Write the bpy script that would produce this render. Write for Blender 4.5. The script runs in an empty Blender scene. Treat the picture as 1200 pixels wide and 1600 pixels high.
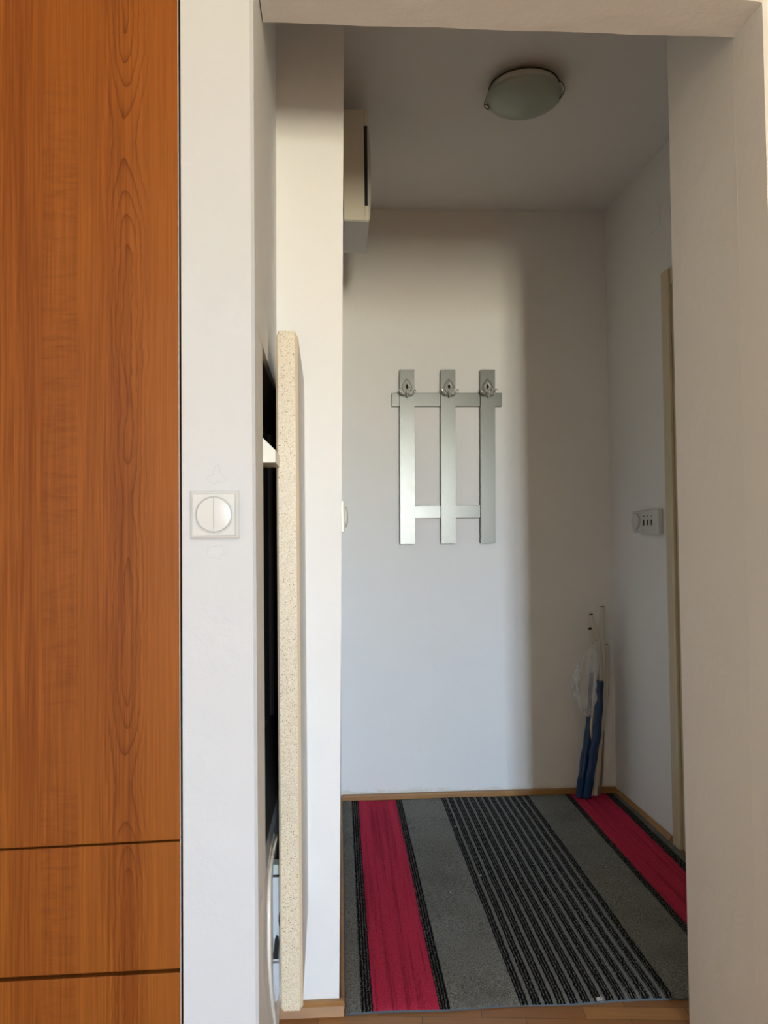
import bpy, bmesh, math, random
from mathutils import Vector, Matrix
random.seed(7)
SC = bpy.context.scene
COL = SC.collection
PI = math.pi

# ------------------------------------------------------------------ camera
EYE = 1.17
cd = bpy.data.cameras.new('camera'); cam = bpy.data.objects.new('camera', cd); COL.objects.link(cam)
cd.sensor_fit = 'VERTICAL'; cd.sensor_height = 32.0; cd.lens = 32.0 * 1200.0 / 1600.0
cd.clip_start = 0.02; cd.clip_end = 200
yc = Vector((-70 / 1200, -36 / 1200, -1.0)).normalized()          # room axes seen from the camera
zc = Vector((-0.011, 1.0, 0.0)); zc.z = -(zc.x * yc.x + zc.y * yc.y) / yc.z; zc.normalize()
xc = yc.cross(zc)
R3 = Matrix((xc, yc, zc))
cam.matrix_world = Matrix.Translation((0, 0, EYE)) @ R3.to_4x4()
SC.camera = cam

# ------------------------------------------------------------------ light and exposure
SC.view_settings.view_transform = 'Standard'; SC.view_settings.look = 'None'
SC.view_settings.gamma = 1; SC.view_settings.use_curve_mapping = False
SC.view_settings.exposure = 1.70
WX0, WX1, WZ0, WZ1, WY = 0.52, 1.14, 0.72, 2.36, -6.0             # the room's window, behind the viewer
SKY = (0.59, 0.77, 1.0); SKYS = 62.0
GND = (0.98, 0.90, 0.69); GNDS = 44.0
w = bpy.data.worlds.new('daylight'); SC.world = w; w.use_nodes = True
nt = w.node_tree; nt.nodes.clear()
tc = nt.nodes.new('ShaderNodeTexCoord'); sp = nt.nodes.new('ShaderNodeSeparateXYZ')
mr = nt.nodes.new('ShaderNodeMapRange'); mr.inputs[1].default_value = -0.04; mr.inputs[2].default_value = 0.10
mx = nt.nodes.new('ShaderNodeMix'); mx.data_type = 'RGBA'
mx.inputs[6].default_value = tuple(c * GNDS for c in GND) + (1,); mx.inputs[7].default_value = tuple(c * SKYS for c in SKY) + (1,)
bg = nt.nodes.new('ShaderNodeBackground'); wo = nt.nodes.new('ShaderNodeOutputWorld')
L = nt.links.new
L(tc.outputs['Generated'], sp.inputs[0]); L(sp.outputs[2], mr.inputs[0]); L(mr.outputs[0], mx.inputs[0])
L(mx.outputs[2], bg.inputs[0]); L(bg.outputs[0], wo.inputs[0])
ld = bpy.data.lights.new('window_daylight_portal', 'AREA'); ld.shape = 'RECTANGLE'
ld.size = WX1 - WX0; ld.size_y = WZ1 - WZ0; ld.cycles.is_portal = True
lo = bpy.data.objects.new('window_daylight_portal', ld); COL.objects.link(lo)
lo.location = ((WX0 + WX1) / 2, WY - 0.02, (WZ0 + WZ1) / 2); lo.rotation_euler = (PI / 2, 0, 0)
SC.cycles.caustics_reflective = False; SC.cycles.caustics_refractive = False

# ------------------------------------------------------------------ materials
def newmat(name, col, rough=0.6, metal=0.0, spec=0.5):
    m = bpy.data.materials.new(name); m.use_nodes = True
    b = m.node_tree.nodes['Principled BSDF']
    b.inputs['Base Color'].default_value = tuple(col) + (1,)
    b.inputs['Roughness'].default_value = rough; b.inputs['Metallic'].default_value = metal
    b.inputs['Specular IOR Level'].default_value = spec
    return m

class NG:
    """tiny node helper for one material"""
    def __init__(s, m):
        s.m = m; s.t = m.node_tree; s.b = s.t.nodes['Principled BSDF']
        s.co = s.t.nodes.new('ShaderNodeTexCoord').outputs['Object']
    def link(s, a, b): s.t.links.new(a, b)
    def val(s, sock, v):
        if isinstance(v, (int, float)): sock.default_value = v
        elif isinstance(v, tuple): sock.default_value = v
        else: s.link(v, sock)
    def math(s, op, a, b=0.0, c=0.0, clamp=False):
        n = s.t.nodes.new('ShaderNodeMath'); n.operation = op; n.use_clamp = clamp
        s.val(n.inputs[0], a); s.val(n.inputs[1], b); s.val(n.inputs[2], c); return n.outputs[0]
    def scale(s, v, sx, sy, sz):
        n = s.t.nodes.new('ShaderNodeMapping'); n.inputs['Scale'].default_value = (sx, sy, sz); s.link(v, n.inputs[0]); return n.outputs[0]
    def noise(s, v, scale, detail=2, rough=0.5, dist=0.0):
        n = s.t.nodes.new('ShaderNodeTexNoise'); n.inputs['Scale'].default_value = scale; n.inputs['Detail'].default_value = detail
        n.inputs['Roughness'].default_value = rough; n.inputs['Distortion'].default_value = dist; s.link(v, n.inputs['Vector']); return n.outputs['Fac']
    def xyz(s, v):
        n = s.t.nodes.new('ShaderNodeSeparateXYZ'); s.link(v, n.inputs[0]); return n.outputs
    def comb(s, x, y, z):
        n = s.t.nodes.new('ShaderNodeCombineXYZ'); s.val(n.inputs[0], x); s.val(n.inputs[1], y); s.val(n.inputs[2], z); return n.outputs[0]
    def rng(s, v, a, b, c=0.0, d=1.0, kind='LINEAR'):
        n = s.t.nodes.new('ShaderNodeMapRange'); n.interpolation_type = kind; s.link(v, n.inputs[0])
        for i, q in enumerate((a, b, c, d)): n.inputs[i + 1].default_value = q
        return n.outputs[0]
    def mix(s, f, a, b):
        n = s.t.nodes.new('ShaderNodeMix'); n.data_type = 'RGBA'; s.val(n.inputs[0], f)
        for k, q in ((6, a), (7, b)): s.val(n.inputs[k], (q + (1,)) if isinstance(q, tuple) and len(q) == 3 else q)
        return n.outputs[2]
    def bump(s, h, strength, dist):
        n = s.t.nodes.new('ShaderNodeBump'); n.inputs['Strength'].default_value = strength; n.inputs['Distance'].default_value = dist
        s.link(h, n.inputs['Height']); s.link(n.outputs[0], s.b.inputs['Normal'])
    def color(s, c): s.link(c, s.b.inputs['Base Color'])

def paint(name, col, rough=0.55, grain=1.0):
    m = newmat(name, col, rough, spec=0.35); g = NG(m)
    n1 = g.noise(g.co, 9, 3); n2 = g.noise(g.co, 140, 3, 0.6); n3 = g.noise(g.co, 2.2, 4)
    g.color(g.mix(g.rng(n3, 0.3, 0.75), tuple(c * 0.965 for c in col), col))
    g.bump(g.math('ADD', g.math('MULTIPLY', n1, 3.0), g.math('MULTIPLY', n2, 0.35)), 0.5, 0.0016 * grain)
    return m
M = {}
M['wall'] = paint('white_wall_paint', (0.87, 0.865, 0.845))
M['pier'] = paint('wall_paint_light_dimmed', (0.585, 0.606, 0.63))  # white wall paint with the pier's weaker light put into its colour
M['wall_rough'] = paint('rough_white_plaster', (0.89, 0.87, 0.835), 0.6, 1.6)
M['room_wall'] = paint('cream_room_paint', (0.83, 0.78, 0.69))
M['shaft_shade'] = newmat('recess_shade_lining', (0.10, 0.08, 0.06), 0.95)  # shade of the recess put into the lining colour
M['ceiling'] = paint('ceiling_paint', (0.84, 0.83, 0.80), 0.7)
M['cream'] = newmat('cream_enamel', (0.64, 0.56, 0.38), 0.32)
M['plastic'] = newmat('white_plastic', (0.63, 0.645, 0.65), 0.22)
M['plastic_cream'] = newmat('ivory_plastic', (0.78, 0.76, 0.68), 0.3)
M['meter'] = newmat('cream_sheet_metal', (0.76, 0.72, 0.60), 0.45)
M['meter_grey'] = newmat('grey_white_plastic', (0.60, 0.60, 0.56), 0.45)
M['black'] = newmat('black_plastic', (0.008, 0.008, 0.008), 0.4)
M['dark'] = newmat('dark_hollow', (0.02, 0.016, 0.012), 0.9)
M['slotline'] = newmat('grey_seam', (0.36, 0.36, 0.35), 0.6)
M['nickel'] = newmat('satin_nickel', (0.80, 0.79, 0.75), 0.3, 0.55)
M['chrome'] = newmat('chrome', (0.86, 0.85, 0.82), 0.24, 1.0)
M['chrome_dark'] = newmat('aged_chrome', (0.075, 0.07, 0.06), 0.35, 0.9)
M['wire'] = newmat('dull_brass_wire', (0.10, 0.075, 0.04), 0.4, 0.8)
M['blue'] = newmat('blue_plastic_film', (0.004, 0.040, 0.125), 0.25)
M['tube'] = newmat('ivory_tube', (0.66, 0.62, 0.52), 0.4)
M['lint'] = newmat('pale_lint', (0.55, 0.52, 0.46), 0.9)
M['white_lam'] = newmat('white_laminate', (0.76, 0.74, 0.70), 0.4)
M['metalsil'] = newmat('silver_paint', (0.195, 0.198, 0.174), 0.30, 0.35, 0.4)
g = NG(M['metalsil'])
n = g.noise(g.scale(g.co, 1, 1, 0.6), 60, 4, 0.6); n2 = g.noise(g.co, 500, 2)
g.bump(g.math('ADD', n, g.math('MULTIPLY', n2, 0.3)), 0.14, 0.0006)
g.link(g.rng(n, 0.3, 0.7, 0.285, 0.315), g.b.inputs['Roughness'])

# speckled laminate
M['speckle'] = newmat('speckled_beige_laminate', (0.70, 0.60, 0.42), 0.35); g = NG(M['speckle'])
def cells(g, scale, a, b):
    v = g.t.nodes.new('ShaderNodeTexVoronoi'); v.inputs['Scale'].default_value = scale; g.link(g.co, v.inputs['Vector'])
    r = g.t.nodes.new('ShaderNodeSeparateColor'); g.link(v.outputs['Color'], r.inputs[0])
    return g.math('MULTIPLY', g.rng(v.outputs['Distance'], a * 0.6, a, 1, 0), g.math('GREATER_THAN', r.outputs[0], b))
d1 = cells(g, 430, 0.46, 0.45); d2 = cells(g, 250, 0.36, 0.80); d3 = cells(g, 380, 0.6, 0.55)
c = g.mix(d3, (0.72, 0.63, 0.46), (0.80, 0.74, 0.62))
c = g.mix(g.math('MULTIPLY', d1, 0.75), c, (0.40, 0.30, 0.19)); c = g.mix(g.math('MULTIPLY', d2, 0.85), c, (0.17, 0.12, 0.08)); g.color(c)
M['edgeline'] = newmat('tan_laminate_chamfer', (0.66, 0.54, 0.36), 0.35)
g = NG(M['edgeline']); d1 = cells(g, 420, 0.35, 0.75); g.color(g.mix(g.math('MULTIPLY', d1, 0.6), (0.72, 0.61, 0.43), (0.42, 0.32, 0.20)))

# cherry wood veneer; x across, z along the grain
M['cherry'] = newmat('cherry_wood_veneer', (0.36, 0.10, 0.02), 0.45, spec=0.16); g = NG(M['cherry'])
o = g.xyz(g.co); X, Z = o[0], o[2]
fine = g.noise(g.scale(g.co, 300, 1, 5), 1, 3, 0.6)
mid = g.noise(g.scale(g.co, 42, 1, 0.9), 1, 3, 0.55)
wide = g.noise(g.scale(g.co, 11, 1, 0.25), 1, 1, 0.4)
wob = g.math('MULTIPLY', g.math('SUBTRACT', g.noise(g.scale(g.co, 14, 1, 5), 1, 4, 0.6), 0.5), 0.034)
u = g.math('ADD', g.math('SUBTRACT', X, -0.352), wob)
h = g.math('MULTIPLY', g.math('SUBTRACT', g.noise(g.comb(0.0, 0.0, g.math('MULTIPLY', Z, 1.9)), 1, 1, 0.4), 0.48), 0.17)
r = g.math('SQRT', g.math('ADD', g.math('MULTIPLY', u, u), g.math('MULTIPLY', h, h)))
saw = g.math('FRACT', g.math('MULTIPLY', r, 125.0))
line = g.math('POWER', saw, 6.0)
near = g.rng(g.math('ABSOLUTE', u), 0.018, 0.046, 1, 0, 'SMOOTHSTEP')
# flamed cross figure in one plank of the veneer
flame = g.noise(g.scale(g.co, 16, 1, 75), 1, 4, 0.62, 0.7)
bandm = g.math('MULTIPLY', g.math('GREATER_THAN', X, -0.490), g.math('LESS_THAN', X, -0.432))
patchy = g.rng(g.noise(g.scale(g.co, 1, 1, 3.0), 1, 1), 0.42, 0.6)
plank = g.math('MULTIPLY', bandm, 0.10)
c = g.mix(g.rng(fine, 0.36, 0.64), (0.170, 0.044, 0.0045), (0.275, 0.082, 0.011))
c = g.mix(g.rng(mid, 0.35, 0.68, 0, 0.55), c, (0.145, 0.034, 0.004))
c = g.mix(g.rng(wide, 0.35, 0.65, 0, 0.5), c, (0.300, 0.096, 0.014))
c = g.mix(plank, c, (0.22, 0.06, 0.01))
c = g.mix(g.math('MULTIPLY', g.math('MULTIPLY', bandm, patchy), g.rng(flame, 0.45, 0.70, 0, 0.42)), c, (0.115, 0.027, 0.004))
c = g.mix(g.math('MULTIPLY', g.math('MULTIPLY', line, near), 0.72), c, (0.085, 0.018, 0.003))
g.color(c)
M['cherry_dark'] = newmat('dark_carcass', (0.05, 0.022, 0.012), 0.6)
M['cherry_edge'] = newmat('cherry_edge_band', (0.27, 0.07, 0.012), 0.4)

# oak strips and parquet
def wood(name, a, b, dark, ax, rough=0.4):
    m = newmat(name, a, rough); g = NG(m)
    s = (3, 60, 60) if ax == 0 else (60, 3, 60)
    n = g.noise(g.scale(g.co, *s), 1, 4, 0.6, 0.6); n2 = g.noise(g.co, 7, 3)
    c = g.mix(g.rng(n, 0.3, 0.7), a, b); g.color(g.mix(g.rng(n2, 0.45, 0.75, 0, 0.5), c, dark)); return m
M['oak_x'] = wood('oak_skirting_across', (0.33, 0.155, 0.048), (0.45, 0.23, 0.075), (0.22, 0.095, 0.03), 0)
M['oak_y'] = wood('oak_skirting_along', (0.38, 0.19, 0.065), (0.50, 0.27, 0.10), (0.27, 0.12, 0.04), 1)
M['parquet'] = newmat('oak_parquet', (0.36, 0.17, 0.06), 0.32); g = NG(M['parquet'])
rot = g.t.nodes.new('ShaderNodeMapping'); rot.inputs['Rotation'].default_value = (0, 0, 0.10); g.link(g.co, rot.inputs[0])
bk = g.t.nodes.new('ShaderNodeTexBrick'); g.link(rot.outputs[0], bk.inputs['Vector'])
bk.inputs['Scale'].default_value = 1; bk.inputs['Brick Width'].default_value = 0.25; bk.inputs['Row Height'].default_value = 0.05
bk.inputs['Mortar Size'].default_value = 0.0008; bk.inputs['Mortar Smooth'].default_value = 0.2; bk.offset = 0.42
bk.inputs['Color1'].default_value = (0.30, 0.125, 0.038, 1); bk.inputs['Color2'].default_value = (0.46, 0.22, 0.075, 1); bk.inputs['Mortar'].default_value = (0.07, 0.03, 0.01, 1)
n = g.noise(g.scale(rot.outputs[0], 5, 90, 1), 1, 4, 0.6, 0.5)
g.color(g.mix(g.rng(n, 0.35, 0.75, 0, 0.4), bk.outputs['Color'], (0.24, 0.10, 0.03)))

# striped rug: x across its width
M['rug'] = newmat('striped_rug_pile', (0.1, 0.1, 0.1), 0.95, spec=0.1); g = NG(M['rug'])
o = g.xyz(g.co)
wb = g.math('MULTIPLY', g.math('SUBTRACT', g.noise(g.co, 70, 2), 0.5), 0.004)
x = g.math('ADD', o[0], wb)
def between(a, b): return g.math('MULTIPLY', g.math('GREATER_THAN', x, a), g.math('LESS_THAN', x, b))
spk = g.noise(g.scale(g.co, 1, 0.7, 1), 300, 3, 0.75); spk2 = g.noise(g.co, 60, 3, 0.6); soil = g.noise(g.co, 4.5, 3)
grey = g.mix(g.rng(spk, 0.35, 0.68), (0.085, 0.087, 0.080), (0.40, 0.40, 0.365))
grey = g.mix(g.rng(soil, 0.45, 0.7, 0, 0.35), grey, (0.095, 0.088, 0.070))
red = g.mix(g.rng(spk, 0.3, 0.7), (0.46, 0.020, 0.062), (0.80, 0.060, 0.130))
redrib = g.noise(g.comb(g.math('MULTIPLY', x, 75.0), g.math('MULTIPLY', o[1], 1.2), 0.0), 1, 2, 0.7)
red = g.mix(g.rng(redrib, 0.5, 0.68, 0, 0.35), red, (0.18, 0.007, 0.022))
ribph = g.math('ADD', g.math('MULTIPLY', x, 2 * PI / 0.0078), g.math('MULTIPLY', g.noise(g.scale(g.co, 1, 1, 1), 85, 2), 5.5))
rib = g.rng(g.math('SINE', ribph), -0.4, 0.55)
loop = g.rng(g.noise(g.scale(g.co, 1.4, 1, 1), 230, 2, 0.6), 0.42, 0.62)
dk = g.mix(g.math('MULTIPLY', rib, loop), (0.0045, 0.0045, 0.0045), (0.26, 0.255, 0.235))
mg = g.mix(g.rng(spk, 0.35, 0.7), (0.135, 0.137, 0.130), (0.29, 0.287, 0.265))
redm = g.math('ADD', between(0.066, 0.229), between(1.008, 1.165))
darkm = g.math('ADD', g.math('ADD', between(0.036, 0.066), between(0.229, 0.256)), g.math('ADD', between(0.984, 1.008), between(1.165, 1.196)))
ph = g.math('FRACT', g.math('DIVIDE', g.math('SUBTRACT', x, 0.430), 0.03065))
midm = between(0.430, 0.8205)
c = g.mix(midm, grey, mg)
dall = g.math('ADD', darkm, g.math('MULTIPLY', midm, g.math('LESS_THAN', ph, 0.70)), clamp=True)
c = g.mix(dall, c, dk); c = g.mix(redm, c, red); g.color(c)
hgt = g.math('ADD', g.math('MULTIPLY', spk, 0.5), g.math('ADD', g.math('MULTIPLY', spk2, 0.6), g.math('MULTIPLY', g.math('MULTIPLY', dall, rib), 1.2)))
hgt = g.math('SUBTRACT', hgt, g.math('MULTIPLY', redm, g.rng(redrib, 0.5, 0.68, 0, 0.7)))
g.bump(hgt, 1.0, 0.006)
M['rug_edge'] = newmat('blue_grey_rug_backing', (0.075, 0.095, 0.11), 0.8)

# thin clear plastic
m = newmat('clear_plastic_film', (0.9, 0.9, 0.88), 0.25); M['film'] = m
t = m.node_tree; tr = t.nodes.new('ShaderNodeBsdfTransparent'); ms = t.nodes.new('ShaderNodeMixShader'); lw = t.nodes.new('ShaderNodeLayerWeight')
lw.inputs[0].default_value = 0.35
mp = t.nodes.new('ShaderNodeMapRange'); mp.inputs[3].default_value = 0.19; mp.inputs[4].default_value = 0.75; t.links.new(lw.outputs['Facing'], mp.inputs[0])
t.links.new(mp.outputs[0], ms.inputs[0]); t.links.new(tr.outputs[0], ms.inputs[1]); t.links.new(t.nodes['Principled BSDF'].outputs[0], ms.inputs[2])
t.links.new(ms.outputs[0], t.nodes['Material Output'].inputs[0])
M['brown'] = wood('brown_wood_stick', (0.20, 0.14, 0.085), (0.30, 0.215, 0.135), (0.13, 0.09, 0.05), 0, 0.6)
# frosted glass of the ceiling lamp
M['frost'] = newmat('frosted_glass', (0.40, 0.44, 0.38), 0.30)
M['frost'].node_tree.nodes['Principled BSDF'].inputs['Subsurface Weight'].default_value = 0.2

# ------------------------------------------------------------------ mesh helpers
def obj(name, bm, mat, parent=None, smooth=False, mats=None):
    bmesh.ops.recalc_face_normals(bm, faces=bm.faces)
    me = bpy.data.meshes.new(name); bm.to_mesh(me); bm.free()
    for q in (mats or [mat]): me.materials.append(q)
    if smooth:
        for p in me.polygons: p.use_smooth = True
        try: me.set_sharp_from_angle(angle=math.radians(38))
        except Exception: pass
    o = bpy.data.objects.new(name, me); COL.objects.link(o)
    if parent is not None: o.parent = parent
    return o
def thing(name, label, cat, loc=(0, 0, 0), rz=0.0, group=None):
    o = bpy.data.objects.new(name, None); COL.objects.link(o); o.location = loc; o.rotation_euler = (0, 0, rz)
    o.empty_display_size = 0.05
    o['label'] = label; o['category'] = cat
    if group: o['group'] = group
    return o
def tag(o, label, cat, group=None):
    o['label'] = label; o['category'] = cat
    if group: o['group'] = group
    return o
def struct(name, bm, mat, parent=None, smooth=False, mats=None):
    o = obj(name, bm, mat, parent, smooth, mats); o['kind'] = 'structure'; return o
def addbox(bm, x0, x1, y0, y1, z0, z1, bev=0.0, seg=2):
    r = bmesh.ops.create_cube(bm, size=1.0)
    vs = r['verts']
    for v in vs: v.co = Vector(((x0 + x1) / 2 + v.co.x * (x1 - x0), (y0 + y1) / 2 + v.co.y * (y1 - y0), (z0 + z1) / 2 + v.co.z * (z1 - z0)))
    if bev > 0:
        es = list({e for v in vs for e in v.link_edges})
        bmesh.ops.bevel(bm, geom=es, offset=bev, segments=seg, profile=0.5, affect='EDGES')
    return bm
def box(*a, **k): return addbox(bmesh.new(), *a, **k)
def prism(bot, top, z0, z1, bm=None):
    """vertical prism; bot and top are xy outlines of the same length (walls out of plumb)"""
    bm = bm or bmesh.new()
    b = [bm.verts.new((x, y, z0)) for x, y in bot]; t = [bm.verts.new((x, y, z1)) for x, y in top]
    n = len(b); bm.faces.new(b); bm.faces.new(t)
    for i in range(n): bm.faces.new((b[i], b[(i + 1) % n], t[(i + 1) % n], t[i]))
    return bm
def extrude(outline, axis, a, b, bm=None):
    """2-D outline extruded along an axis between a and b. axis 'y': outline is (x,z); 'x': outline is (y,z)"""
    bm = bm or bmesh.new()
    f = (lambda p, q: (p[0], q, p[1])) if axis == 'y' else ((lambda p, q: (q, p[0], p[1])) if axis == 'x' else (lambda p, q: (p[0], p[1], q)))
    A = [bm.verts.new(f(p, a)) for p in outline]; B = [bm.verts.new(f(p, b)) for p in outline]
    n = len(A); bm.faces.new(A); bm.faces.new(B)
    for i in range(n): bm.faces.new((A[i], A[(i + 1) % n], B[(i + 1) % n], B[i]))
    return bm
def smoothpath(pts, sub=8):
    pts = [Vector(p) for p in pts]; out = []
    P = [pts[0] * 2 - pts[1]] + pts + [pts[-1] * 2 - pts[-2]]
    for i in range(1, len(P) - 2):
        for k in range(sub):
            t = k / sub; a, b, c, d = P[i - 1], P[i], P[i + 1], P[i + 2]
            out.append(0.5 * ((2 * b) + (c - a) * t + (2 * a - 5 * b + 4 * c - d) * t * t + (3 * b - a - 3 * c + d) * t ** 3))
    out.append(pts[-1]); return out
def tube(pts, rad, bm=None, seg=12, cap=True, flat=1.0):
    """round tube along a path; rad is a number or a list along the path"""
    bm = bm or bmesh.new(); pts = [Vector(p) for p in pts]; n = len(pts); rings = []
    ref = Vector((0, 1, 0.01)).normalized()
    for i, p in enumerate(pts):
        d = (pts[min(i + 1, n - 1)] - pts[max(i - 1, 0)]).normalized()
        s = d.cross(ref)
        if s.length < 1e-3: s = d.cross(Vector((1, 0, 0)))
        s.normalize(); u = s.cross(d).normalized()
        r = rad if not isinstance(rad, (list, tuple)) else rad[min(len(rad) - 1, int(round(i * (len(rad) - 1) / (n - 1))))]
        rings.append([bm.verts.new(p + (s * math.cos(2 * PI * k / seg) + u * math.sin(2 * PI * k / seg) * flat) * r) for k in range(seg)])
    for a, b in zip(rings, rings[1:]):
        for k in range(seg): bm.faces.new((a[k], a[(k + 1) % seg], b[(k + 1) % seg], b[k]))
    if cap: bm.faces.new(rings[0][::-1]); bm.faces.new(rings[-1])
    return bm
def lathe(prof, axis='z', seg=48, bm=None, org=(0, 0, 0)):
    """profile (r, h) revolved; axis z, y or x"""
    bm = bm or bmesh.new(); rings = []; O = Vector(org)
    def place(r, h, a):
        c, s = r * math.cos(a), r * math.sin(a)
        return O + (Vector((c, s, h)) if axis == 'z' else (Vector((c, h, s)) if axis == 'y' else Vector((h, c, s))))
    for r, h in prof:
        rings.append([bm.verts.new(place(0, h, 0))] if r < 1e-6 else [bm.verts.new(place(r, h, 2 * PI * k / seg)) for k in range(seg)])
    for a, b in zip(rings, rings[1:]):
        for k in range(seg):
            j = (k + 1) % seg
            if len(a) == 1 and len(b) == 1: continue
            if len(a) == 1: bm.faces.new((a[0], b[j], b[k]))
            elif len(b) == 1: bm.faces.new((a[k], a[j], b[0]))
            else: bm.faces.new((a[k], a[j], b[j], b[k]))
    return bm
def ball(p, r, bm=None):
    bm = bm or bmesh.new(); res = bmesh.ops.create_uvsphere(bm, u_segments=12, v_segments=8, radius=r)
    for v in res['verts']: v.co += Vector(p)
    return bm

# ------------------------------------------------------------------ the setting
CZ = 2.64
struct('floor', box(-2.1, 2.3, WY - 0.1, 3.55, -0.10, 0.0), M['parquet'])
struct('ceiling', box(-2.1, 2.3, WY - 0.1, 3.55, CZ, CZ + 0.10), M['ceiling'])
# back wall of the hall
M['wall_back'] = paint('white_wall_paint_stained_foot', (0.87, 0.865, 0.845)); g = NG(M['wall_back'])
src = g.b.inputs['Base Color'].links[0].from_socket
zz = g.xyz(g.co)[2]; nz = g.noise(g.scale(g.co, 1, 1, 2.5), 14, 4, 0.65)
edge = g.math('SUBTRACT', g.math('ADD', -0.012, g.math('MULTIPLY', nz, 0.105)), zz)
g.color(g.mix(g.rng(edge, 0.0, 0.010, 0, 0.5), src, (0.66, 0.60, 0.46)))
struct('wall_back', box(-0.30, 1.45, 3.43, 3.53, 0, CZ), M['wall_back'])
# hall's left wall with its end face towards the room; its corner leans
def lean(a, b, z): return a + (b - a) * z / CZ
bm = bmesh.new()
for z0, z1, added_shaft in ((0, 0.535, False), (0.535, 1.535, True), (1.535, CZ, False)):  # shaft is an invented void that lets the recess go dark
    P2 = [[(lean(-0.011, 0.0265, z), 1.93), (lean(-0.003, 0.022, z), 3.43), (-0.262, 3.43)] + ([(-0.262, 2.75), (-0.140, 2.75), (-0.140, 1.93)] if added_shaft else [(-0.262, 1.93)]) for z in (z0, z1)]
    prism(P2[0], P2[1], z0, z1, bm)
struct('wall_hall_left', bm, M['wall'])
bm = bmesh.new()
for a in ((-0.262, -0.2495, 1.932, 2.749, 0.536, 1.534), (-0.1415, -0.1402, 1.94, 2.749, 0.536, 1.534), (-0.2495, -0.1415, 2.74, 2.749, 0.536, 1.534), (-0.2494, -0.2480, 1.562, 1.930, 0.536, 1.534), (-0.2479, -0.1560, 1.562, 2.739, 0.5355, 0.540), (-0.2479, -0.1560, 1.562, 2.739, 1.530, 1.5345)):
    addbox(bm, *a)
struct('wall_shaft_shade_lining', bm, M['shaft_shade'])  # added dark lining, painting the shade inside the recess
# wall between room and hall: left pier (with a recess low in its reveal), lintel, right jamb
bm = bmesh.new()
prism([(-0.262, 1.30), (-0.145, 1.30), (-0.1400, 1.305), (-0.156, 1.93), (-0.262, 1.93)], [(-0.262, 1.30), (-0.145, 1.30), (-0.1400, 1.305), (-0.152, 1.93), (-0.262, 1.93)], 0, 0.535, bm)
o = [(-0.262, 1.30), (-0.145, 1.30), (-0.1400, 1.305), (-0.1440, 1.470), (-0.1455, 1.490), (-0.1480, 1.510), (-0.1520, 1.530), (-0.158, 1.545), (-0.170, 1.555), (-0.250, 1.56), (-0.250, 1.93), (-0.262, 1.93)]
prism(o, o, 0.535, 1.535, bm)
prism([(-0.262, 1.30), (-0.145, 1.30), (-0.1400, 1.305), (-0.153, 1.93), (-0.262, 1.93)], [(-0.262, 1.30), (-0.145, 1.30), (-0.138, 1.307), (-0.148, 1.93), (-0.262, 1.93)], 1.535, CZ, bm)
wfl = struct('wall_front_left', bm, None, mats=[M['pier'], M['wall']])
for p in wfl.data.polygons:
    if p.normal.x > 0.9: p.material_index = 1  # reveal faces take the brighter copy, lifting their light by colour
# lintel with a slightly uneven soffit
bm = bmesh.new()
NX = 24; rows = []
for i in range(NX + 1):
    x = -0.139 + (0.811 + 0.139) * i / NX
    yf = 1.30 + 0.075 * i / NX
    zb = 2.174 - 0.004 * i / NX + 0.0008 * math.sin(i * 0.9) + 0.0004 * math.sin(i * 2.3)
    rows.append([bm.verts.new(c) for c in ((x, yf, CZ), (x, yf, zb + 0.004), (x, yf + 0.006, zb), (x, 1.483, zb - 0.001), (x, 1.49, zb + 0.005), (x, 1.49, CZ))])
for a, b in zip(rows, rows[1:]):
    for k in range(6): bm.faces.new((a[k], a[(k + 1) % 6], b[(k + 1) % 6], b[k]))
bm.faces.new(rows[0]); bm.faces.new(rows[-1])
struct('wall_front_lintel', bm, M['wall_rough'])
bm = bmesh.new()
prism([(0.817, 1.375), (0.811, 1.381), (0.811, 1.487), (0.8135, 1.490), (0.8125, 1.493), (0.810, 1.792), (0.818, 1.80), (1.42, 1.80), (2.2, 1.80), (2.2, 1.40)],
      [(0.815, 1.375), (0.809, 1.381), (0.809, 1.487), (0.8115, 1.490), (0.8105, 1.493), (0.808, 1.792), (0.816, 1.80), (1.42, 1.80), (2.2, 1.80), (2.2, 1.40)], 0, CZ, bm)
struct('wall_front_right', bm, M['wall_rough'])
# hall's right wall with a door opening
def rx(y): return 1.235 + (3.43 - y) * 0.0246
def rwall(bm, ya, yb, z0, z1):
    o = [(rx(ya), ya), (rx(yb), yb), (rx(yb) + 0.12, yb), (rx(ya) + 0.12, ya)]
    return prism(o, o, z0, z1, bm)
bm = bmesh.new(); rwall(bm, 2.80, 3.43, 0, CZ); rwall(bm, 1.96, 2.80, 2.11, CZ); rwall(bm, 1.80, 1.96, 0, CZ)
struct('wall_hall_right', bm, M['wall'])
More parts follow.
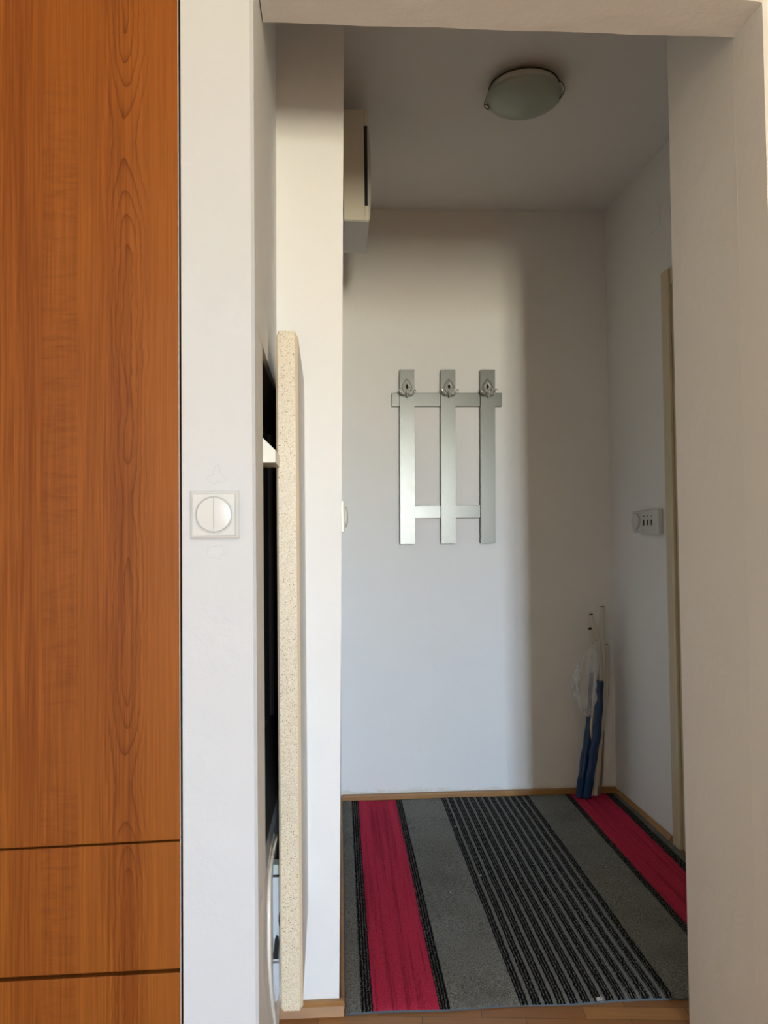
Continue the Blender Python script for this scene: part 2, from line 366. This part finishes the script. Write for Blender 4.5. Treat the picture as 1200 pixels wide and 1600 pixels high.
# the room the photograph is taken from
struct('wall_room_left', box(-2.1, -2.0, WY, 1.95, 0, CZ), M['room_wall'])
struct('wall_room_right', box(2.2, 2.3, WY, 1.80, 0, CZ), M['room_wall'])
struct('wall_room_front', box(-2.0, -0.7695, 1.30, 1.42, 0, CZ), M['room_wall'])
bm = bmesh.new()
addbox(bm, -2.1, WX0, WY - 0.1, WY, 0, CZ); addbox(bm, WX1, 2.3, WY - 0.1, WY, 0, CZ)
addbox(bm, WX0, WX1, WY - 0.1, WY, 0, WZ0); addbox(bm, WX0, WX1, WY - 0.1, WY, WZ1, CZ)
struct('wall_room_rear', bm, M['room_wall'])
bm = bmesh.new(); xm = (WX0 + WX1) / 2
for a in ((WX0, WX0 + .035, WZ0, WZ1), (WX1 - .035, WX1, WZ0, WZ1), (WX0, WX1, WZ0, WZ0 + .035), (WX0, WX1, WZ1 - .035, WZ1), (xm - .025, xm + .025, WZ0, WZ1)):
    addbox(bm, a[0], a[1], WY - 0.07, WY - 0.03, a[2], a[3])
struct('window_1', bm, M['plastic'])

struct('light_block_beyond_door', box(1.42, 1.47, 1.80, 3.55, 0, CZ), M['wall'])  # unseen panel added to stop daylight leaking round the door
struct('light_block_behind_wardrobe', box(-2.1, -0.262, 1.86, 1.95, 0, CZ), M['wall'])  # unseen panel added to keep stray daylight out of the wardrobe slit

# skirting strips
bm = bmesh.new()
addbox(bm, 0.0, 1.232, 3.408, 3.43, 0, 0.026, 0.004)
struct('baseboard_back', bm, M['oak_x'])
bm = extrude([(1.905, 0), (1.928, 0), (1.9295, 0.030), (1.918, 0.030), (1.910, 0.022)], 'x', -0.1545, 0.0)
addbox(bm, -0.0085, 0.0030, 1.930, 3.407, 0, 0.018, 0.003)
struct('baseboard_hall_left', bm, M['oak_x'])
bm = bmesh.new(); o = [(rx(2.87) - 0.018, 2.87), (rx(3.40) - 0.018, 3.405), (rx(3.40), 3.405), (rx(2.87), 2.87)]
prism(o, [(a + (0.012 if i < 2 else 0), b) for i, (a, b) in enumerate(o)], 0, 0.020, bm)
struct('baseboard_hall_right', bm, M['oak_y'])

# hall's right-hand door, seen as its cream casing past the jamb
door = bpy.data.objects.new('door_1', None); COL.objects.link(door); door['kind'] = 'structure'; door.location = (1.25, 2.8, 0)
def lpart(name, bm, mat, par, **k):
    o = obj(name, bm, mat, par, **k); o.matrix_parent_inverse = Matrix.Translation(-Vector(par.location)); return o
def casing(y0, y1):
    xo = rx((y0 + y1) / 2)
    return extrude([(xo - 0.001, y0), (xo - 0.001, y1), (xo - 0.009, y1), (xo - 0.014, y1 - 0.006), (xo - 0.014, y0 + 0.012), (xo - 0.010, y0)], 'z', 0.0, 2.155)
lpart('casing', casing(2.787, 2.848), M['cream'], door)
lpart('casing', casing(1.90, 1.965), M['cream'], door)
lpart('head_casing', box(rx(2.4) - 0.015, rx(2.4) - 0.004, 1.966, 2.786, 2.095, 2.158, 0.003), M['cream'], door)
lpart('jamb', box(rx(2.8), rx(2.8) + 0.1, 2.770, 2.799, 0, 2.109, 0.002), M['cream'], door)
lpart('jamb', box(rx(2.8), rx(2.8) + 0.1, 1.961, 1.990, 0, 2.109, 0.002), M['cream'], door)
lpart('door_leaf', box(rx(2.4) + 0.012, rx(2.4) + 0.052, 1.995, 2.765, 0.006, 2.095, 0.003), M['cream'], door)
bm = box(rx(2.4) + 0.006, rx(2.4) + 0.0118, 2.03, 2.07, 0.95, 1.15, 0.002); tube([(rx(2.4) + 0.008, 2.05, 1.06), (rx(2.4) - 0.03, 2.05, 1.06), (rx(2.4) - 0.035, 2.10, 1.06), (rx(2.4) - 0.035, 2.16, 1.06)], 0.008, bm)
lpart('handle', bm, M['chrome'], door, smooth=True)

# flush painted cover high on the right wall
bm = bmesh.new(); o = [(rx(2.86) - 0.003, 2.86), (rx(2.965) - 0.003, 2.965), (rx(2.965) + 0.0005, 2.965), (rx(2.86) + 0.0005, 2.86)]
prism(o, o, 2.350, 2.445, bm)
tag(obj('junction_cover', bm, M['wall']), 'small painted-over square cover high on the right hall wall', 'wall cover')

# ------------------------------------------------------------------ rug
bm = bmesh.new(); NXr, NYr = 60, 80; T = 0.008
def rz(i, j): return T + 0.0012 * math.sin(i * 0.23 + j * 0.11) + 0.0008 * math.sin(j * 0.31)
g0 = [[bm.verts.new((1.222 * i / NXr, 1.495 * j / NYr + (0.0025 * math.sin(i * 0.4) if j == 0 else 0), rz(i, j) - (0.003 if i in (0, NXr) or j in (0, NYr) else 0))) for j in range(NYr + 1)] for i in range(NXr + 1)]
for i in range(NXr):
    for j in range(NYr): bm.faces.new((g0[i][j], g0[i + 1][j], g0[i + 1][j + 1], g0[i][j + 1]))
rim = [g0[i][0] for i in range(NXr + 1)] + [g0[NXr][j] for j in range(1, NYr + 1)] + [g0[i][NYr] for i in range(NXr - 1, -1, -1)] + [g0[0][j] for j in range(NYr - 1, 0, -1)]
low = [bm.verts.new((v.co.x, v.co.y, 0.0005)) for v in rim]
for k in range(len(rim)):
    f = bm.faces.new((rim[k], rim[(k + 1) % len(rim)], low[(k + 1) % len(low)], low[k])); f.material_index = 1
bm.faces.new(low).material_index = 1
rug = obj('striped_rug', bm, None, smooth=True, mats=[M['rug'], M['rug_edge']]); rug.location = (0.006, 1.908, 0)
tag(rug, 'grey hallway rug with black ribbed lines and two red stripes on the parquet', 'rug')

# ------------------------------------------------------------------ wardrobe
wd = thing('wardrobe', 'tall cherry-wood wardrobe beside the white pier with the light switch', 'wardrobe', (-0.516, 1.30, 0))
WL, WR, WF = -0.766, -0.2665, 1.298
lpart('carcass', box(WL + 0.001, WR - 0.001, WF + 0.021, 1.84, 0.0, 2.60), M['cherry_dark'], wd)
def front(zl0, zl1, zr0, zr1):
    bm = bmesh.new()
    q = [(WL, zl0), (WR, zr0), (WR, zr1), (WL, zl1)]
    extrude(q, 'y', WF, WF + 0.019, bm)
    bmesh.ops.bevel(bm, geom=list(bm.edges), offset=0.0012, segments=2, profile=0.5, affect='EDGES')
    return bm
lpart('door', front(0.6620, 2.59, 0.6715, 2.59), M['cherry'], wd)
lpart('drawer', front(0.4580, 0.6590, 0.4625, 0.6680), M['cherry'], wd)
lpart('drawer', front(0.252, 0.4510, 0.252, 0.4560), M['cherry'], wd)
lpart('drawer', front(0.06, 0.248, 0.06, 0.248), M['cherry'], wd)
# pale edge-banding line on the right edges
lpart('edge_strip', box(WR + 0.0001, WR + 0.0007, WF + 0.0005, WF + 0.006, 0.262, 2.588), M['white_lam'], wd)

# ------------------------------------------------------------------ round two-gang switch on the pier
def chamfer_plate(w, h, t, inset):
    """square plate in xz, front at y=-t"""
    bm = bmesh.new()
    a = [bm.verts.new((sx * w / 2, 0, sz * h / 2)) for sx, sz in ((-1, -1), (1, -1), (1, 1), (-1, 1))]
    b = [bm.verts.new((sx * w / 2, -t * 0.55, sz * h / 2)) for sx, sz in ((-1, -1), (1, -1), (1, 1), (-1, 1))]
    c = [bm.verts.new((sx * (w / 2 - inset), -t, sz * (h / 2 - inset))) for sx, sz in ((-1, -1), (1, -1), (1, 1), (-1, 1))]
    for p, q in ((a, b), (b, c)):
        for i in range(4): bm.faces.new((p[i], p[(i + 1) % 4], q[(i + 1) % 4], q[i]))
    bm.faces.new(a); bm.faces.new(c); return bm
def halfdisc(r, sgn, y0, y1, gap=0.0004, bulge=0.0):
    bm = bmesh.new(); N = 24
    rings = []
    for lev, (rr, y) in enumerate(((r, y0), (r, y1 + 0.0012), (r - 0.0012, y1), (r * 0.55, y1 - bulge * 0.8))):
        rings.append([bm.verts.new((sgn * max(gap, rr * math.cos(a)), y, rr * math.sin(a))) for a in [(-PI / 2 + PI * k / N) for k in range(N + 1)]])
    for a, b in zip(rings, rings[1:]):
        for k in range(N): bm.faces.new((a[k], a[k + 1], b[k + 1], b[k]))
        bm.faces.new((a[0], b[0], b[-1], a[-1]))
    bm.faces.new(rings[0]); bm.faces.new(rings[-1])
    bmesh.ops.remove_doubles(bm, verts=bm.verts, dist=1e-5)
    return bm
def ring(r0, r1, y0, y1, seg=48):
    return lathe([(r0, y0), (r0, y1), ((r0 + r1) / 2, y1 - 0.0006), (r1, y1), (r1, y0)], 'y', seg)
sw = thing('light_switch', 'square white light switch with a round double rocker on the pier beside the wardrobe', 'light switch', (-0.2075, 1.2995, 1.206))
obj('frame', chamfer_plate(0.081, 0.081, 0.008, 0.004), M['plastic'], sw)
obj('gap_line', chamfer_plate(0.0712, 0.0712, 0.0083, 0.0002), M['slotline'], sw)
bm2 = chamfer_plate(0.0698, 0.0698, 0.0098, 0.0006)
obj('face_plate', bm2, M['plastic'], sw)
obj('bezel', ring(0.0300, 0.0322, -0.0097, -0.0112), M['plastic'], sw, smooth=True)
obj('seam_ring', lathe([(0.0292, -0.0098), (0.0292, -0.0104), (0.0299, -0.0104), (0.0299, -0.0098)], 'y'), M['slotline'], sw)
for s in (-1, 1): obj('rocker', halfdisc(0.0288, s, -0.0099, -0.0125, 0.0003, 0.0015), M['plastic'], sw, smooth=True)
# flaking paint outlines left by an old sticker around it
def blob(cx, cz, pts, r):
    p = [(cx + x * r, cz + z * r) for x, z in pts]; q = p + [p[0]]
    return tube(smoothpath([(a, 1.2998, b) for a, b in q], 5), 0.0005, seg=6)
p1 = [(-0.9, -0.2), (-0.6, 0.1), (-0.35, 0.1), (-0.2, 0.75), (0.1, 0.95), (0.3, 0.5), (0.5, -0.05), (0.9, -0.15), (0.6, -0.6), (0.2, -0.4), (-0.2, -0.7), (-0.6, -0.5)]
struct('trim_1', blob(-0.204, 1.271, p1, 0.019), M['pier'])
p2 = [(-0.9, 0.5), (-0.3, 0.6), (0.5, 0.65), (0.7, 0.2), (0.9, -0.1), (0.4, -0.3), (0.3, -0.8), (-0.1, -0.5), (-0.8, -0.4)]
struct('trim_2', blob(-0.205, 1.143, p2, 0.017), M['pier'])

# ------------------------------------------------------------------ speckled worktop board hung in the reveal
bd = thing('worktop_board', 'upright speckled beige worktop board fixed to the left reveal of the opening', 'board', (-0.108, 1.77, 0.2))
XL, XR = -0.1300, -0.0835
YF, YB = 1.615, 1.9295
bm = bmesh.new(); ch = 0.006
# body behind the facing
prof = [(YF + 0.014, 0.202), (YF + 0.014, 1.596), (YB, 1.556), (YB, 0.268)]
extrude(prof, 'x', XL + 0.001, XR - 0.0008, bm)
lpart('panel_body', bm, M['white_lam'], bd)
bm = bmesh.new()
outl = [(XL, YF + 0.0145), (XR, YF + 0.0145), (XR, YF + ch), (XR - ch, YF), (XL + ch * 0.7, YF), (XL, YF + ch * 0.7)]
dz = [0.0, 0.0, 0.0, 0.006, 0.006, 0.0]
top = [(1.588, 1.588, 1.586, 1.596, 1.596, 1.586)]
def sect(zs): return [bm.verts.new((x, y, z)) for (x, y), z in zip(outl, zs)]
s0 = sect((0.198, 0.198, 0.200, 0.202, 0.202, 0.200)); s1 = sect((1.588, 1.588, 1.588, 1.592, 1.592, 1.588))
# domed top and bottom ends
s2 = [bm.verts.new(((x if abs(x - (XL + XR) / 2) < 0.018 else (x + 0.006 if x < (XL + XR) / 2 else x - 0.006)), y, 1.601)) for x, y in outl]
s3 = [bm.verts.new(((x if abs(x - (XL + XR) / 2) < 0.018 else (x + 0.004 if x < (XL + XR) / 2 else x - 0.004)), y, 0.1945)) for x, y in outl]
rings = [s3, s0, s1, s2]
for a, b in zip(rings, rings[1:]):
    for k in range(6):
        f = bm.faces.new((a[k], a[(k + 1) % 6], b[(k + 1) % 6], b[k]))
        f.material_index = 1 if k in (1, 2, 4, 5) else 0
bm.faces.new(s3); bm.faces.new(s2)
lpart('speckled_edge', bm, None, bd, mats=[M['speckle'], M['edgeline']])
# mitred white batten bracket holding the board off the recess
bm = extrude([(-0.1560, 1.369), (-0.1500, 1.364), (-0.1228, 1.337), (-0.1228, 1.313), (-0.1560, 1.313)], 'y', 1.505, 1.6145)
tag(obj('mounting_bracket', bm, M['plastic_cream']), 'white mitred wooden bracket between the reveal and the speckled board', 'bracket')

# broken white cable cover and the cable, low in the reveal
cv = thing('cable_cover', 'broken white plastic cable cover low in the reveal behind the speckled board', 'cable cover', (-0.14, 1.66, 0.30))
def wx(y): return -0.1400 - (y - 1.305) * 0.0256
def fp(pts, y0, y1): return extrude([(x, z) for x, z in pts], 'y', y0, y1)
XA, XB = -0.1488, -0.1302
lpart('cover_plate', fp([(XA, 0.446), (XB, 0.446), (XB, 0.378), (-0.1345, 0.372), (-0.1360, 0.358), (-0.1345, 0.344), (XB, 0.336), (XB, 0.272), (XA, 0.272)], 1.660, 1.664), M['plastic'], cv)
lpart('top_ledge', fp([(XA, 0.4465), (XB, 0.4465), (XB, 0.468), (XA, 0.468)], 1.672, 1.70), M['meter_grey'], cv)
lpart('knockout_hole', fp([(-0.1358, 0.372), (XB, 0.380), (XB, 0.334), (-0.1355, 0.344)], 1.6645, 1.668), M['dark'], cv)
lpart('slot', fp([(-0.1480, 0.278), (-0.1362, 0.278), (-0.1345, 0.312), (-0.1362, 0.324), (-0.1400, 0.327), (-0.1435, 0.318)], 1.6570, 1.6598), M['dark'], cv)
lpart('hanging_flap', fp([(-0.1478, 0.2715), (-0.1345, 0.2715), (-0.1310, 0.285), (XB, 0.262), (-0.1335, 0.232), (-0.1345, 0.215), (-0.1390, 0.196), (-0.1445, 0.192), (-0.1475, 0.205)], 1.652, 1.656), M['plastic'], cv)
cb = [(-0.150, 1.74, 0.505), (-0.139, 1.66, 0.535), (-0.1355, 1.52, 0.552), (-0.1335, 1.435, 0.535), (-0.132, 1.405, 0.480), (-0.1315, 1.405, 0.405), (-0.132, 1.452, 0.32), (-0.133, 1.535, 0.21), (-0.135, 1.60, 0.10), (-0.137, 1.64, 0.005)]
tag(obj('power_cable', tube(smoothpath(cb, 10), 0.0035, seg=12), M['plastic_cream'], smooth=True), 'cream cable running down the reveal beside the cable cover', 'cable')

# ------------------------------------------------------------------ meter box on the hall's left wall
mb = thing('meter_box', 'cream metal box high on the left hall wall near the ceiling', 'wall box', (0.06, 2.64, 2.2))
bm = extrude([(0.0255, 2.206), (0.0935, 2.206), (0.0935, 2.249), (0.1085, 2.249), (0.1095, 2.206)][:2] + [(0.0935, 2.255), (0.0935, 2.523), (0.0935, 2.575), (0.0255, 2.575)], 'y', 2.50, 2.79)
lpart('cabinet_body', bm, M['meter'], mb)
lpart('front_rim', box(0.0937, 0.1085, 2.50, 2.79, 2.523, 2.574, 0.002), M['meter'], mb)
lpart('front_rim', box(0.0937, 0.1085, 2.50, 2.79, 2.206, 2.255, 0.002), M['meter'], mb)
lpart('dark_gap', box(0.0937, 0.1045, 2.502, 2.788, 2.2555, 2.5225), M['black'], mb)
N = 14
oz = [(0.1087 + 0.0075 * math.sin(PI * k / N) ** 0.6, 2.203 + (2.523 - 2.203) * k / N) for k in range(N + 1)]
lpart('door', extrude([(0.1047, 2.2556), (0.10865, 2.2555), (0.10865, 2.203)] + oz[1:] + [(0.1047, 2.5224)], 'y', 2.503, 2.787), M['meter_grey'], mb)
lpart('bottom_plate', box(0.0262, 0.1080, 2.504, 2.788, 2.2025, 2.2057), M['meter_grey'], mb)

# ------------------------------------------------------------------ switch on the hall's left wall (seen from the side)
s2 = thing('light_switch', 'white round-button light switch seen edge-on beside the end of the left hall wall', 'light switch', (0.0068, 2.06, 1.218), 0)
s2.rotation_euler = (0.0, math.radians(0.8), PI / 2)
obj('frame', chamfer_plate(0.081, 0.081, 0.0085, 0.004), M['plastic_cream'], s2)
obj('rocker', lathe([(0.029, -0.006), (0.029, -0.010), (0.026, -0.014), (0.016, -0.0165), (0, -0.0172)], 'y'), M['plastic_cream'], s2, smooth=True)

# ------------------------------------------------------------------ switch and three-gang panel on the right wall
ra = -PI / 2 - 0.0246
s3 = thing('light_switch', 'white switch with a large round rocker on the right hall wall beside the panel', 'light switch', (rx(3.117) - 0.0004, 3.117, 1.212), ra + PI)
s3.rotation_euler = (0, 0, -PI / 2 + 0.0246)
obj('frame', chamfer_plate(0.088, 0.088, 0.012, 0.004), M['plastic'], s3)
obj('rocker', lathe([(0.036, -0.010), (0.036, -0.016), (0.033, -0.020), (0.02, -0.0225), (0, -0.0235)], 'y'), M['plastic'], s3, smooth=True)
s4 = thing('switch_panel', 'wide white three-gang switch panel beside the cream door casing', 'switch panel', (rx(2.976) - 0.0004, 2.976, 1.208))
s4.rotation_euler = (0, 0, -PI / 2 + 0.0246)
obj('housing', box(-0.083, 0.083, -0.020, 0.0, -0.049, 0.049, 0.004, seg=3), M['plastic'], s4, smooth=True)
for k in range(3):
    cx = -0.048 + k * 0.036
    bm = lathe([(0.003, -0.0195), (0.003, -0.0212), (0, -0.0212)], 'y', 12, org=(cx, 0, 0.024))
    obj('indicator', bm, M['black'], s4)
    bm = box(cx - 0.0024, cx + 0.0024, -0.0235, -0.0195, -0.013, 0.009, 0.0008)
    obj('toggle', bm, M['black'], s4)
obj('indicator', lathe([(0.002, -0.0195), (0.002, -0.0206), (0, -0.0206)], 'y', 10, org=(-0.012, 0, -0.030)), M['slotline'], s4)
obj('indicator', lathe([(0.002, -0.0195), (0.002, -0.0206), (0, -0.0206)], 'y', 10, org=(0.024, 0, -0.022)), M['slotline'], s4)

# ------------------------------------------------------------------ coat rack
rk = thing('coat_rack', 'silver-painted slatted coat rack with three ornate hooks on the back wall', 'coat rack', (0.49, 3.43, 1.13))
lpart('rail', box(0.240, 0.738, 3.408, 3.4295, 1.742, 1.803, 0.0015), M['metalsil'], rk)
lpart('rail', box(0.300, 0.660, 3.408, 3.4295, 1.240, 1.297, 0.0015), M['metalsil'], rk)
for xt, xb in ((0.3085, 0.302), (0.4925, 0.4845), (0.6715, 0.6625)):
    bm = bmesh.new(); hw = 0.0325
    extrude([(xb - hw, 1.127), (xb + hw, 1.127), (xt + hw, 1.904), (xt - hw, 1.904)], 'y', 3.386, 3.4078, bm)
    bmesh.ops.bevel(bm, geom=list(bm.edges), offset=0.0015, segments=2, affect='EDGES')
    lpart('slat', bm, M['metalsil'], rk)
def leaf(w, h, n=12):
    L_ = []
    for k in range(n + 1):
        t = k / n; L_.append((w / 2 * math.sin(PI * min(1, t ** 0.85 * 0.93 + 0.07)) ** 0.8 if k < n else 0.0, -h / 2 + h * t))
    L_ = [(a, b) for a, b in L_]
    return L_ + [(-a, b) for a, b in reversed(L_[1:-1])]
def bmat(outline, y0, y1): return extrude(outline, 'y', y0, y1)
for cx in (0.3065, 0.4945, 0.6680):
    hk = thing('hook', '', '', (0, 0, 0)); del hk['label']; del hk['category']
    hk.parent = rk; hk.matrix_parent_inverse = Matrix.Translation(-Vector(rk.location)); hk.location = (cx, 3.3858, 1.822)
    W, Hh = 0.050, 0.070
    out = []
    for k in range(13):                                                # pointed arch above, narrowing foot below
        t = k / 12; out.append((W / 2 * (1 - t ** 1.55), 0.002 + 0.040 * t))
    foot = [(W / 2 * 0.94, -0.006), (0.0175, -0.018), (0.010, -0.028), (0.005, -0.036)]
    full = [(a, b) for a, b in out[:-1]] + [(0, 0.042)] + [(-a, b) for a, b in reversed(out[:-1])] + [(-a, b) for a, b in foot] + [(a, b) for a, b in reversed(foot)]
    obj('backplate', extrude(full, 'y', -0.003, 0.0), M['chrome_dark'], hk)
    obj('inlay', extrude([(x * 0.70, 0.003 + (z - 0.003) * 0.74) for x, z in full], 'y', -0.0045, -0.0031), M['metalsil'], hk)
    # raised diamond with an open centre
    bm = bmesh.new()
    o_ = [(0, 0.029), (0.0165, 0.003), (0, -0.024), (-0.0165, 0.003)]; i_ = [(0, 0.017), (0.0072, 0.003), (0, -0.011), (-0.0072, 0.003)]
    A = [bm.verts.new((x, -0.0044, z)) for x, z in o_]; B = [bm.verts.new((x * 0.74, -0.010, 0.003 + (z - 0.003) * 0.82)) for x, z in o_]; C = [bm.verts.new((x, -0.0085, z)) for x, z in i_]; D = [bm.verts.new((x, -0.0050, z)) for x, z in i_]
    for p, q in ((A, B), (B, C), (C, D)):
        for k in range(4): bm.faces.new((p[k], p[(k + 1) % 4], q[(k + 1) % 4], q[k]))
    obj('diamond', bm, M['nickel'], hk)
    obj('eyelet', extrude([(x * 0.98, z) for x, z in i_], 'y', -0.0062, -0.0047), M['dark'], hk)
    # central stem swinging forward and up, two curled side prongs
    bm = tube(smoothpath([(0, -0.006, -0.014), (0, -0.012, -0.030), (0, -0.024, -0.042), (0, -0.038, -0.040), (0, -0.046, -0.030)], 6), [0.0055, 0.0055, 0.0045, 0.0036, 0.0036], seg=12)
    ball((0, -0.047, -0.029), 0.0055, bm); obj('prong', bm, M['nickel'], hk, smooth=True)
    for s in (-1, 1):
        bm = tube(smoothpath([(s * 0.004, -0.006, -0.030), (s * 0.012, -0.016, -0.036), (s * 0.022, -0.026, -0.035), (s * 0.030, -0.032, -0.026), (s * 0.034, -0.034, -0.018)], 6), [0.0045, 0.0042, 0.0036, 0.0032, 0.003], seg=10)
        ball((s * 0.034, -0.034, -0.016), 0.0048, bm)
        # little scroll on the plate edge
        obj('prong', bm, M['chrome'], hk, smooth=True)
    bm = ball((0.020, -0.006, -0.010), 0.004); obj('screw', bm, M['chrome'], hk, smooth=True)

# ------------------------------------------------------------------ ceiling lamp
lp = thing('ceiling_lamp', 'round frosted glass ceiling lamp held by wire clips', 'ceiling lamp', (0.615, 2.435, CZ))
obj('base_pan', lathe([(0, -0.0005), (0.085, -0.0005), (0.085, -0.016), (0.110, -0.018), (0.113, -0.040), (0.109, -0.0405), (0.106, -0.021), (0, -0.021)]), M['plastic_cream'], lp, smooth=True)
prof = []
Rr, dp, N = 0.1235, 0.042, 14
for k in range(N + 1):
    t = k / N; prof.append((Rr * math.sin(t * PI / 2), -0.047 - dp * (math.cos(t * PI / 2)) ** 1.15))
inner = [(r_ * 0.97, z_ + 0.004) for r_, z_ in reversed(prof)]
gl = obj('glass_shade', lathe(prof + [(Rr + 0.001, -0.045)] + inner, seg=64), M['frost'], lp, smooth=True)
obj('rim_ring', lathe([(0.1105, -0.0165), (0.1150, -0.0165), (0.1150, -0.0195), (0.1112, -0.0200)], seg=64), M['wire'], lp, smooth=True)
for a in (math.radians(158), math.radians(-24)):
    c_, s_ = math.cos(a), math.sin(a)
    # wire clip: from the ring down over the glass, ending in an open curl
    loop = [(0.114, 0, -0.018), (0.124, 0, -0.028), (0.130, 0, -0.044), (0.128, 0.002, -0.058), (0.118, 0.006, -0.068), (0.112, 0.014, -0.070), (0.116, 0.020, -0.062), (0.124, 0.014, -0.056), (0.128, 0.004, -0.052)]
    pts = [(x * c_ - y * s_, x * s_ + y * c_, z) for x, y, z in loop]
    obj('wire_clip', tube(smoothpath(pts, 5), 0.0016, seg=8), M['wire'], lp, smooth=True)

# ------------------------------------------------------------------ bundle in the corner
def conduit(pts, rad, label):
    P = smoothpath(pts, 8)
    t = thing('plastic_tube', label, 'tube', tuple(P[0]), 0)
    lpart('tube_wall', tube(P, rad * 1.2, seg=14), M['tube'], t, smooth=True)
    d = (P[-1] - P[-2]).normalized()
    lpart('open_end', tube([P[-1] + d * 0.0001, P[-1] + d * 0.0012], rad * 1.0, seg=14), M['black'], t)
    return t
conduit([(1.115, 3.36, 0.012), (1.128, 3.36, 0.15), (1.145, 3.362, 0.35), (1.163, 3.365, 0.52), (1.160, 3.352, 0.69), (1.154, 3.330, 0.842)], 0.0085, 'tallest ivory plastic tube in the corner, its open end highest of the bundle')
conduit([(1.092, 3.355, 0.012), (1.112, 3.352, 0.17), (1.135, 3.35, 0.38), (1.143, 3.345, 0.56), (1.128, 3.33, 0.69), (1.092, 3.30, 0.812)], 0.0085, 'ivory plastic tube bending left, second highest of the corner bundle')
conduit([(1.062, 3.352, 0.012), (1.078, 3.352, 0.17), (1.104, 3.35, 0.36), (1.123, 3.345, 0.53), (1.114, 3.335, 0.665), (1.083, 3.29, 0.752)], 0.0085, 'ivory plastic tube with its dark open end just above the clear plastic bag')
conduit([(1.135, 3.385, 0.012), (1.146, 3.39, 0.17), (1.168, 3.395, 0.33), (1.184, 3.395, 0.43), (1.190, 3.39, 0.55), (1.188, 3.385, 0.667)], 0.0085, 'shortest ivory plastic tube standing nearest the room corner')
def sleeve(pts, rad, label):
    P = smoothpath(pts, 8); bm = tube(P, rad, seg=18)
    for v in bm.verts:
        v.co.x += 0.0015 * math.sin(v.co.z * 60 + v.co.y * 90); v.co.y += 0.0012 * math.sin(v.co.z * 43)
    return tag(obj('blue_sleeve', bm, M['blue'], smooth=True), label, 'sleeved tube')
sleeve([(1.068, 3.330, 0.012), (1.090, 3.330, 0.14), (1.115, 3.325, 0.28), (1.127, 3.322, 0.42), (1.133, 3.322, 0.520)], [0.019, 0.019, 0.018, 0.0175, 0.0165], 'wider right-hand blue plastic sleeve around the corner tubes')
sleeve([(1.040, 3.345, 0.012), (1.066, 3.352, 0.16), (1.091, 3.358, 0.30), (1.106, 3.358, 0.44), (1.111, 3.358, 0.548)], [0.018, 0.0175, 0.0165, 0.014, 0.012], 'narrower left-hand blue plastic sleeve, its top reaching slightly higher')
bm = bmesh.new()
for a, b, r_ in (((1.133, 3.388, 0.004), (1.174, 3.412, 0.282), 0.011),):
    tube([a, Vector(a).lerp(Vector(b), 0.5), b], [0.019, 0.015, 0.007], bm, seg=6)
tag(obj('wooden_stick', bm, M['brown']), 'short brown stick leaning behind the blue sleeves in the corner', 'stick')
# crumpled clear bag hanging from the tubes
bm = bmesh.new(); NU, NV = 36, 40
ctr = [(0.700, 1.112, 0.006), (0.672, 1.098, 0.016), (0.635, 1.081, 0.032), (0.59, 1.068, 0.044), (0.54, 1.058, 0.050), (0.49, 1.054, 0.050), (0.45, 1.055, 0.046), (0.415, 1.058, 0.036), (0.39, 1.062, 0.020), (0.376, 1.064, 0.005)]
rows = []
for j in range(NV + 1):
    f = j / NV * (len(ctr) - 1); i0 = min(int(f), len(ctr) - 2); t = f - i0
    z, cx, hw = [ctr[i0][k] * (1 - t) + ctr[i0 + 1][k] * t for k in range(3)]
    row = []
    for i in range(NU):
        a = 2 * PI * i / NU
        fold = 1 + 0.13 * math.sin(5 * a + z * 24) + 0.08 * math.sin(9 * a - z * 40) + 0.05 * math.sin(3 * a + z * 90)
        row.append(bm.verts.new((cx + hw * fold * math.cos(a), 3.288 + 0.55 * hw * fold * math.sin(a), z + 0.003 * math.sin(4 * a))))
    rows.append(row)
for a, b in zip(rows, rows[1:]):
    for k in range(NU): bm.faces.new((a[k], a[(k + 1) % NU], b[(k + 1) % NU], b[k]))
bm.faces.new(rows[0][::-1]); bm.faces.new(rows[-1])
bag = obj('plastic_bag', bm, M['film'], smooth=False)
for p in bag.data.polygons: p.use_smooth = True
tag(bag, 'crumpled clear plastic bag hanging from the corner tubes', 'bag')

# tuft of lint on the rug's front edge
bm = bmesh.new()
for k in range(26):
    a = random.uniform(0, 2 * PI); r_ = random.uniform(0.002, 0.008)
    p0 = Vector((0.632 + random.uniform(-.004, .004), 1.902 + random.uniform(-.003, .003), 0.0118 + random.uniform(0, .003)))
    p1 = p0 + Vector((math.cos(a) * r_, math.sin(a) * r_ * 0.6, random.uniform(0, .004)))
    p2 = p1 + Vector((random.uniform(-.004, .004), random.uniform(-.003, .003), random.uniform(-.001, .003)))
    tube([p0, p1, p2], 0.0007, bm, seg=5)
tag(obj('lint_tuft', bm, M['lint']), 'small pale tuft of lint on the front edge of the rug', 'lint')

# tiny white specks lying on the rug
for x, y, lb in [(0.447, 3.057, 'white lint speck on the ribbed rug stripes, farthest back of the four'), (0.468, 2.618, 'white lint speck on the ribbed middle stripes of the rug, second from the left'), (0.349, 2.502, 'white lint speck on the left plain grey band of the rug'), (0.912, 2.647, 'white lint speck on the right plain grey band of the rug')]:
    bm = ball((0, 0, 0), 0.0024)
    for v in bm.verts: v.co.z *= 0.6; v.co.x *= 1.3
    o = obj('lint_speck', bm, M['lint'], smooth=True); o.location = (x, y, 0.0118)
    tag(o, lb, 'lint', 'white lint specks on the rug')
